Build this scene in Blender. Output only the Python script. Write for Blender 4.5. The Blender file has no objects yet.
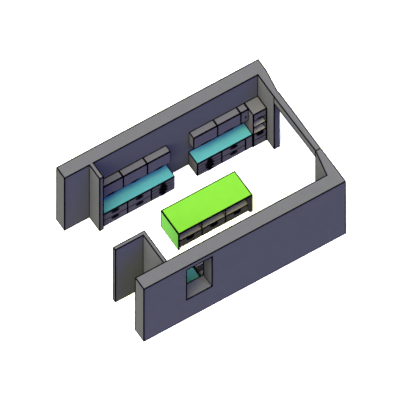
import bpy, bmesh, math
from mathutils import Vector, Matrix

# ------------------------------------------------------------------ camera, light, exposure
scene = bpy.context.scene
COL = scene.collection
PXM = 28.0                                   # picture scale: pixels per metre of the parallel view
AZ, EL = math.radians(32.12), math.radians(58.63)
ca, sa, ce, se = math.cos(AZ), math.sin(AZ), math.cos(EL), math.sin(EL)
right = Vector((ca, -sa, 0)); up = Vector((sa*se, ca*se, ce)); back = Vector((-sa*ce, -ca*ce, se))
cd = bpy.data.cameras.new('camera'); cam = bpy.data.objects.new('camera', cd); COL.objects.link(cam)
cd.type = 'ORTHO'; cd.ortho_scale = 400/PXM; cd.clip_end = 200
target = Vector((4.777, -1.492, 0))          # floor point at the middle of the picture
R3 = Matrix((right, up, back)).transposed()
cam.matrix_world = Matrix.Translation(target + back*40) @ R3.to_4x4()
scene.camera = cam
vs = scene.view_settings
vs.view_transform = 'Standard'; vs.look = 'None'; vs.gamma = 1; vs.use_curve_mapping = False
vs.exposure = 0.0

# sky: a bright soft overhead patch leaning to the left, a cool glow from the front, a dim even rest
world = bpy.data.worlds.new('studio_sky'); scene.world = world; world.use_nodes = True
wn, wl = world.node_tree.nodes, world.node_tree.links
wn.clear()
wtc = wn.new('ShaderNodeTexCoord')
def lobe(direction, power, color, strength):
    d = Vector(direction).normalized()
    dot = wn.new('ShaderNodeVectorMath'); dot.operation = 'DOT_PRODUCT'; dot.inputs[1].default_value = d
    wl.new(wtc.outputs['Generated'], dot.inputs[0])
    mx = wn.new('ShaderNodeMath'); mx.operation = 'MAXIMUM'; mx.inputs[1].default_value = 0
    wl.new(dot.outputs['Value'], mx.inputs[0])
    pw = wn.new('ShaderNodeMath'); pw.operation = 'POWER'; pw.inputs[1].default_value = power
    wl.new(mx.outputs[0], pw.inputs[0])
    sc = wn.new('ShaderNodeVectorMath'); sc.operation = 'SCALE'
    sc.inputs[0].default_value = [c*strength for c in color]
    wl.new(pw.outputs[0], sc.inputs['Scale'])
    return sc.outputs['Vector']
def vadd(a, b):
    n = wn.new('ShaderNodeVectorMath'); n.operation = 'ADD'
    wl.new(a, n.inputs[0]); wl.new(b, n.inputs[1]); return n.outputs['Vector']
total = lobe((-0.08, -0.30, 1), 50, (1.0, 1.0, 0.08), 250.0)
total = vadd(total, lobe((-0.72, -0.10, 0.69), 10, (1.0, 1.0, 0.94), 140.0))
total = vadd(total, lobe((0.05, -0.60, 0.80), 9, (0.05, 0.06, 1.0), 78.0))
bg = wn.new('ShaderNodeBackground'); wl.new(total, bg.inputs['Color'])
wo = wn.new('ShaderNodeOutputWorld'); wl.new(bg.outputs[0], wo.inputs['Surface'])

# ------------------------------------------------------------------ materials
def mat(name, rgb, vary=0.03, scale=3.0):
    m = bpy.data.materials.new(name); m.use_nodes = True
    n, l = m.node_tree.nodes, m.node_tree.links
    b = n['Principled BSDF']; b.inputs['Roughness'].default_value = 1
    b.inputs['Specular IOR Level'].default_value = 0
    tc = n.new('ShaderNodeTexCoord'); nz = n.new('ShaderNodeTexNoise'); nz.inputs['Scale'].default_value = scale
    rp = n.new('ShaderNodeValToRGB')
    rp.color_ramp.elements[0].position = .3; rp.color_ramp.elements[1].position = .7
    rp.color_ramp.elements[0].color = [c*(1-vary) for c in rgb]+[1]
    rp.color_ramp.elements[1].color = [c*(1+vary) for c in rgb]+[1]
    l.new(tc.outputs['Object'], nz.inputs['Vector']); l.new(nz.outputs['Fac'], rp.inputs['Fac'])
    l.new(rp.outputs['Color'], b.inputs['Base Color'])
    return m
M = {
    'floor': mat('white_floor', (.14, .14, .14), .01),
    'wall': mat('grey_plaster', (0.009, 0.009, 0.009)),
    'cabinet': mat('grey_cabinet_paint', (0.00935, 0.009, 0.009)),
    'front': mat('grey_cabinet_front', (0.0094, 0.0088, 0.0098)),
    'shade_lift': mat('shade_lifted_grey', (0.022, 0.0205, 0.018)),  # grey brightened in its colour to offset the shade inside the open niches
    'teal': mat('teal_worktop', (0.0062, 0.0240, 0.0232)),
    'green': mat('lime_green_top', (0.01275, 0.03625, 0.00275)),
    'green_side': mat('green_end_panel', (0.015, 0.044, 0.00775)),
    'sink': mat('grey_ceramic', (0.018, 0.018, 0.022)),
    'line': mat('black_edging', (0.0001, 0.0001, 0.00015)),
    'black': mat('black_metal', (0.0001, 0.0001, 0.00015)),
}

# ------------------------------------------------------------------ mesh helpers
def add_box(bm, lo, hi):
    v = [bm.verts.new((x, y, z)) for z in (lo[2], hi[2]) for y in (lo[1], hi[1]) for x in (lo[0], hi[0])]
    fs = []
    for q in ((0, 2, 3, 1), (4, 5, 7, 6), (0, 1, 5, 4), (2, 6, 7, 3), (0, 4, 6, 2), (1, 3, 7, 5)):
        fs.append(bm.faces.new([v[i] for i in q]))
    return fs
def add_prism(bm, poly, z0, z1):
    a = [bm.verts.new((x, y, z0)) for x, y in poly]; b = [bm.verts.new((x, y, z1)) for x, y in poly]
    n = len(poly)
    bm.faces.new(a[::-1]); bm.faces.new(b)
    for i in range(n):
        bm.faces.new((a[i], a[(i+1) % n], b[(i+1) % n], b[i]))
def edging(bm, w, skip=None, proud=None):
    """black edging strips along every sharp edge of the shape, kept in the same mesh (material slot 1)"""
    bmesh.ops.recalc_face_normals(bm, faces=bm.faces)
    bm.normal_update()
    segs = []
    for e in bm.edges:
        if len(e.link_faces) == 2 and e.calc_face_angle(0) < math.radians(8): continue
        a, b = e.verts[0].co.copy(), e.verts[1].co.copy()
        r = skip(a, b) if skip else None
        if r is True: continue
        if r: a, b = Vector(r[0]), Vector(r[1])
        n1, n2 = e.link_faces[0].normal.copy(), e.link_faces[-1].normal.copy()
        off = Vector() if proud is None else -(n1+n2)*(w/2-proud)*(1 if e.is_convex else -1)
        segs.append((a+off, b+off, n1))
    h = w/2
    for a, b, n in segs:
        d = (b-a).normalized(); s = n.cross(d).normalized()
        x = h if proud is None else proud
        a2, b2 = a-d*x, b+d*x
        va = [bm.verts.new(p+n*i*h+s*j*h) for p in (a2, b2) for i, j in ((-1, -1), (1, -1), (1, 1), (-1, 1))]
        for q in ((3, 2, 1, 0), (4, 5, 6, 7), (0, 1, 5, 4), (1, 2, 6, 5), (2, 3, 7, 6), (3, 0, 4, 7)):
            f = bm.faces.new([va[i] for i in q]); f.material_index = 1
def link(name, bm, m, parent=None, loc=None):
    me = bpy.data.meshes.new(name); bm.to_mesh(me); bm.free()
    me.materials.append(M[m]); me.materials.append(M['line'])
    o = bpy.data.objects.new(name, me); COL.objects.link(o)
    if parent: o.parent = parent
    if loc: o.location = loc
    return o
def boxpart(name, boxes, m, parent=None, w=.03, skip=None):
    bm = bmesh.new()
    for lo, hi in boxes: add_box(bm, lo, hi)
    if w: edging(bm, w, skip, .002)
    else: bmesh.ops.recalc_face_normals(bm, faces=bm.faces)
    return link(name, bm, m, parent)
def tag(o, label, cat, group=None):
    o['label'] = label; o['category'] = cat
    if group: o['group'] = group
    return o
def empty(name, loc, label, cat, group=None, rz=0):
    o = bpy.data.objects.new(name, None); COL.objects.link(o)
    o.location = loc; o.rotation_euler.z = rz; o.empty_display_size = .2
    return tag(o, label, cat, group)
def structure(o):
    o['kind'] = 'structure'; return o

def handle(parent, x, y, z, wide=.26, high=.06, deep=.045, name='handle'):
    """cup pull: a rounded hollow-looking half dome on the front (front faces -Y)"""
    bm = bmesh.new()
    bmesh.ops.create_uvsphere(bm, u_segments=16, v_segments=8, radius=1)
    bmesh.ops.bisect_plane(bm, geom=bm.verts[:]+bm.edges[:]+bm.faces[:], plane_co=(0, 0, -.35), plane_no=(0, 0, -1), clear_outer=True)
    bmesh.ops.holes_fill(bm, edges=[e for e in bm.edges if e.is_boundary])
    bmesh.ops.bisect_plane(bm, geom=bm.verts[:]+bm.edges[:]+bm.faces[:], plane_co=(0, 0, 0), plane_no=(0, 1, 0), clear_outer=True)
    bmesh.ops.holes_fill(bm, edges=[e for e in bm.edges if e.is_boundary])
    for v in bm.verts:
        v.co = Vector((x+v.co.x*wide/2, y+v.co.y*deep, z+(v.co.z-.3)*high/1.3))
    bmesh.ops.recalc_face_normals(bm, faces=bm.faces)
    return link(name, bm, 'black', parent)

# ------------------------------------------------------------------ structure
H = 3.58
LW = .036
bm = bmesh.new(); add_box(bm, (-40, -40, -.2), (45, 40, 0))
structure(link('floor', bm, 'floor'))

def on_top(a, b): return a.z > 3.5 and b.z > 3.5
bm = bmesh.new()                                        # rear wall
add_prism(bm, [(0, 0), (1.05, 0), (1.2, 0), (8.15, 0), (8.5, 0), (8.5, .53), (0, .53)], 0, H)
edging(bm, LW, lambda a, b: on_top(a, b) and a.y+b.y < .1 and 1 < a.x < 1.3 and 1 < b.x < 1.3 or (on_top(a, b) or a.z+b.z < .1) and a.y < .1 and b.y < .1 and max(a.x, b.x) > 8.3
       or abs(a.z-b.z) > 1 and a.x > 8.3)
structure(link('wall_back', bm, 'wall'))
bm = bmesh.new()                                        # thin stub standing out from the rear wall
add_box(bm, (1.05, -.69, 0), (1.2, -.001, H))
edging(bm, LW, lambda a, b: on_top(a, b) and a.y > -.1 and b.y > -.1)
structure(link('wall_alcove', bm, 'wall'))
bm = bmesh.new()                                        # pier in the rear right corner
add_prism(bm, [(8.15, -.001), (8.15, -1.1), (8.39, -1.1), (8.375, -.94), (8.5, -.001)], 0, H)
edging(bm, LW, lambda a, b: on_top(a, b) and (a.y > -.1 and b.y > -.1 or a.y < -1.09 and b.y < -1.09)
       or abs(a.z-b.z) > 1 and a.x > 8.3)
structure(link('wall_pier', bm, 'wall'))
bm = bmesh.new()                                        # deep header over the wide right-hand opening
add_prism(bm, [(8.15, -1.101), (8.39, -1.101), (8.415, -3.8), (8.205, -3.8)], 3.17, H)
edging(bm, LW, lambda a, b: a.y > -1.2 and b.y > -1.2)
structure(link('wall_header', bm, 'wall'))
bm = bmesh.new()                                        # wedge-shaped end of the right wall
add_prism(bm, [(8.428, -4.879), (8.415, -3.801), (8.205, -3.801), (8.0, -4.879)], 0, H)
edging(bm, LW, lambda a, b: a.y < -4.8 and b.y < -4.8 and (on_top(a, b) or a.x > 8.3))
structure(link('wall_right', bm, 'wall'))

def cut_box(lo, hi, hole):                              # a wall with a rectangular opening right through it (x, z)
    bm = bmesh.new()
    x0, z0, x1, z1 = hole
    def ring(y):
        o = [bm.verts.new((x, y, z)) for x, z in ((lo[0], lo[2]), (hi[0], lo[2]), (hi[0], hi[2]), (lo[0], hi[2]))]
        i = [bm.verts.new((x, y, z)) for x, z in ((x0, z0), (x1, z0), (x1, z1), (x0, z1))]
        for k in range(4): bm.faces.new((o[k], o[(k+1) % 4], i[(k+1) % 4], i[k]))
        return o, i
    (oa, ia), (ob, ib) = ring(lo[1]), ring(hi[1])
    for k in range(4):
        bm.faces.new((oa[k], oa[(k+1) % 4], ob[(k+1) % 4], ob[k]))
        bm.faces.new((ia[k], ia[(k+1) % 4], ib[(k+1) % 4], ib[k]))
    return bm
bm = cut_box((-.07, -5.44, 0), (8.43, -4.88, H), (1.724, 1.29, 2.807, 3.34))
edging(bm, LW, lambda a, b: ((-.07, -4.88, H), (8.0, -4.88, H)) if on_top(a, b) and a.y > -5 and b.y > -5 else None)
structure(link('wall_front', bm, 'wall'))

bm = bmesh.new()                                        # thin angled partition on the left
add_prism(bm, [(-.06, -3.375), (-.06, -3.505), (1.12, -3.505), (1.12, -4.878), (1.25, -4.878), (1.25, -3.375)], 0, H)
edging(bm, LW)
structure(link('wall_left', bm, 'wall'))

# ------------------------------------------------------------------ cabinets (local frame: left-rear-bottom corner at the origin, front towards -Y)
def base_cabinet(x0, x1, drawers, label, depth=.60, h=.838, group='base cabinets along the rear wall', y=-.024, rz=0, sides=True):
    r = empty('base_cabinet', (x0, y, 0), label, 'cabinet', group, rz)
    wd = x1-x0
    boxpart('carcass', [((0.002, -depth+.02, 0), (wd-.002, 0, h))], 'cabinet', r, .036)
    n = drawers; z0, z1 = .05, h-.01
    hh = (z1-z0)/n
    for i in range(n):
        a, b = z0+hh*i+.004, z0+hh*(i+1)-.004
        if wd < .4:
            d = boxpart('door', [((.02, -depth, a), (wd-.02, -depth+.019, b))], 'front', r, .014)
        else:
            d = boxpart('drawer', [((.014, -depth, a), (wd-.014, -depth+.019, b))], 'front', r, .02)
            if n >= 4: handle(d, wd/2, -depth-.001, (a+b)/2+.012, (.24, .38, .38, .24)[i], .125, .05)
            else: handle(d, wd/2, -depth-.001, b-.075, .34, .10, .05)
    return r
G = 'base cabinets along the rear wall'
base_cabinet(1.222, 2.27, 2, 'dark grey two-drawer base cabinet tucked against the thin projecting wall stub')
base_cabinet(2.27, 3.27, 2, 'dark grey two-drawer base cabinet in the middle of the left teal-topped run')
base_cabinet(3.27, 4.258, 4, 'dark grey four-drawer base cabinet at the free end of the left teal-topped run')
base_cabinet(5.215, 6.24, 4, 'dark four-drawer base cabinet with bare pale side, left end of the right run')
base_cabinet(6.24, 7.24, 2, 'dark grey two-drawer base cabinet in the middle of the right teal-topped run')
base_cabinet(7.24, 7.546, 1, 'narrow plain base cabinet squeezed beside the tall open-shelf cabinet')

def worktop(x0, x1, y0, y1, label, z0=.842, z1=.88):
    o = boxpart('worktop', [((x0, y0, z0), (x1, y1, z1))], 'teal', None, .03)
    return tag(o, label, 'worktop', 'teal worktops')
worktop(1.222, 4.262, -.625, -.024, 'long teal worktop on the left run, ending at the projecting wall stub')
worktop(5.21, 7.543, -.625, -.024, 'teal worktop on the right run, butting against the tall cabinet')

def wall_cabinet(x0, x1, label, z0=1.46, z1=2.17, depth=.325):
    r = empty('wall_cabinet', (x0, -.024, z0), label, 'cabinet', 'wall cabinets hung on the rear wall')
    wd = x1-x0; h = z1-z0
    boxpart('carcass', [((.002, -depth+.02, 0), (wd-.002, 0, h))], 'cabinet', r, .036)
    d = boxpart('door', [((.014, -depth, .012), (wd-.014, -depth+.019, h-.012))], 'front', r, .02)
    if wd < .5:
        bmk = bmesh.new(); bmesh.ops.create_uvsphere(bmk, u_segments=12, v_segments=8, radius=.04)
        for v in bmk.verts: v.co = Vector((wd*.55+v.co.x, -depth-.03+v.co.y*.75, h*.5+v.co.z))
        link('knob', bmk, 'black', d)
    else:
        handle(d, wd/2, -depth-.001, .05, .46, .05, .035)
    return r
wall_cabinet(1.222, 2.265, 'grey wall cabinet hung above the left worktop, against the projecting wall stub')
wall_cabinet(2.265, 3.28, 'grey wall cabinet hung in the middle of the three above the left worktop')
wall_cabinet(3.28, 4.265, 'grey wall cabinet hung at the free right end above the left worktop')
wall_cabinet(5.228, 6.24, 'grey wall cabinet with exposed pale left side, hung above the right worktop', 1.49, 2.2)
wall_cabinet(6.24, 7.22, 'grey wall cabinet hung above the right worktop, left of the narrow knobbed one', 1.49, 2.2)
wall_cabinet(7.22, 7.546, 'narrow wall cabinet with a round knob, hung beside the tall cabinet', 1.49, 2.2)

# tall cabinet with two open niches
tx0, tx1 = 7.55, 8.13
r = empty('tall_cabinet', (tx0, -.024, 0), 'tall grey cabinet with two open shelves, in the corner beside the pier', 'cabinet')
wd, dp, th = tx1-tx0, .62, 2.2
boxpart('side_panel', [((.002, -dp, 0), (.03, 0, th))], 'cabinet', r, .036)
boxpart('side_panel', [((wd-.03, -dp, 0), (wd-.002, 0, th))], 'cabinet', r, .036)
boxpart('back_panel', [((.031, -.02, 0), (wd-.031, 0, th-.031))], 'shade_lift', r, 0)
boxpart('top_panel', [((.002, -dp, th-.03), (wd-.002, 0, th+.001))], 'cabinet', r, .036)
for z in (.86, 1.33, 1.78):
    boxpart('shelf', [((.031, -dp+.012, z-.025), (wd-.031, -.021, z))], 'shade_lift', r, .022)
d = boxpart('door', [((.031, -dp, 1.785), (wd-.031, -dp+.02, th-.035))], 'front', r, .022)
handle(d, (wd)/2, -dp-.001, 1.83, .26, .06, .04)
d = boxpart('drawer', [((.031, -dp, .44), (wd-.031, -dp+.02, .83))], 'front', r, .022)
handle(d, wd/2, -dp-.001, .765, .32, .12, .05)
boxpart('door', [((.031, -dp, .03), (wd-.031, -dp+.02, .43))], 'front', r, .022)

# ------------------------------------------------------------------ island
ix0, ix1, iy0, iy1, ih = 3.0, 6.115, -2.885, -1.695, 1.125
r = empty('kitchen_island', (ix0, iy1, 0), 'long kitchen island with bright lime green top, standing in mid floor', 'kitchen island')
L, D = ix1-ix0, iy1-iy0
boxpart('top', [((0, -D, ih-.045), (L, 0, ih))], 'green', r, .042)['label'] = 'bright lime green top'
boxpart('end_panel', [((0, -D, 0), (.045, 0, ih-.046))], 'green_side', r, .042)['label'] = 'green end panel'
boxpart('end_panel', [((L-.11, -D, 0), (L, 0, ih-.046))], 'cabinet', r, .022)['label'] = 'grey end panel'
fy = -D+.085                                              # face of the drawers
nz = .47                                                 # floor of the open niches
boxpart('back_panel', [((.046, -.03, 0), (L-.111, -.002, ih-.047))], 'cabinet', r, .02)
boxpart('carcass', [((.046, fy+.021, 0), (L-.111, -.031, nz-.03))], 'cabinet', r, .02)
boxpart('niche_shelf', [((.046, fy, nz-.028), (L-.111, -.031, nz))], 'shade_lift', r, .022)
boxpart('niche_back', [((.046, fy+.50, nz+.001), (L-.111, fy+.52, ih-.047))], 'shade_lift', r, 0)
edges = [.046, 1.045, 2.035, L-.111]
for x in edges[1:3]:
    boxpart('divider', [((x-.012, fy+.004, nz+.001), (x+.012, fy+.499, ih-.047))], 'shade_lift', r, .024)
for i in range(3):
    a, b = edges[i]+.012, edges[i+1]-.012
    d = boxpart('drawer', [((a, fy, .02), (b, fy+.02, nz-.034))], 'front', r, .022)
    handle(d, (a+b)/2, fy-.001, nz-.085, .34, .12, .05)

# ------------------------------------------------------------------ counter behind the front wall, seen through its opening
worktop(1.30, 2.795, -4.86, -4.15, 'teal worktop behind the front wall, seen through the square opening')
def rear_cabinet(name, x0, x1, label, h):
    r = empty(name, (x0, -4.86, 0), label, 'cabinet')
    wd = x1-x0
    boxpart('carcass', [((.002, .01, 0), (wd-.002, .64, h))], 'cabinet', r, .036)
    for k in range(2):
        d = boxpart('door', [((.012+k*wd/2, .641, .05), (wd/2-.012+k*wd/2, .66, h-.02))], 'front', r, .02)
        bmk = bmesh.new(); bmesh.ops.create_uvsphere(bmk, u_segments=12, v_segments=8, radius=.03)
        for v in bmk.verts: v.co += Vector((wd/2+(-.1 if k == 0 else .1), .68, h*.7))
        link('knob', bmk, 'black', d)
    return r
rear_cabinet('base_cabinet', 1.32, 2.79, 'two-door base cabinet carrying the worktop behind the front wall', .825)
rear_cabinet('sink_cabinet', 2.83, 3.68, 'two-door cabinet carrying the sink behind the front wall', .44)
sx0, sx1, sy0, sy1, sz0, sz1 = 2.815, 3.69, -4.86, -4.17, .46, .885
r = empty('sink', (sx0, sy0, sz0), 'deep grey sink beside the teal worktop, seen through the square opening', 'sink')
w_, d_, h_ = sx1-sx0, sy1-sy0, sz1-sz0
t = .10
boxpart('basin', [((.02, 0, .0), (w_-.02, d_, .04)), ((0, 0, 0), (.03, d_, h_)), ((w_-.03, 0, 0), (w_, d_, h_)),
                  ((.03, 0, .04), (w_-.03, .05, h_)), ((.03, d_-t, .04), (w_-.03, d_, h_))], 'sink', r, .024)
bm = bmesh.new(); bmesh.ops.create_cone(bm, cap_ends=True, segments=20, radius1=.05, radius2=.04, depth=.012,
                                        matrix=Matrix.Translation((w_*.6, d_*.4, .047)))
link('drain', bm, 'black', r)
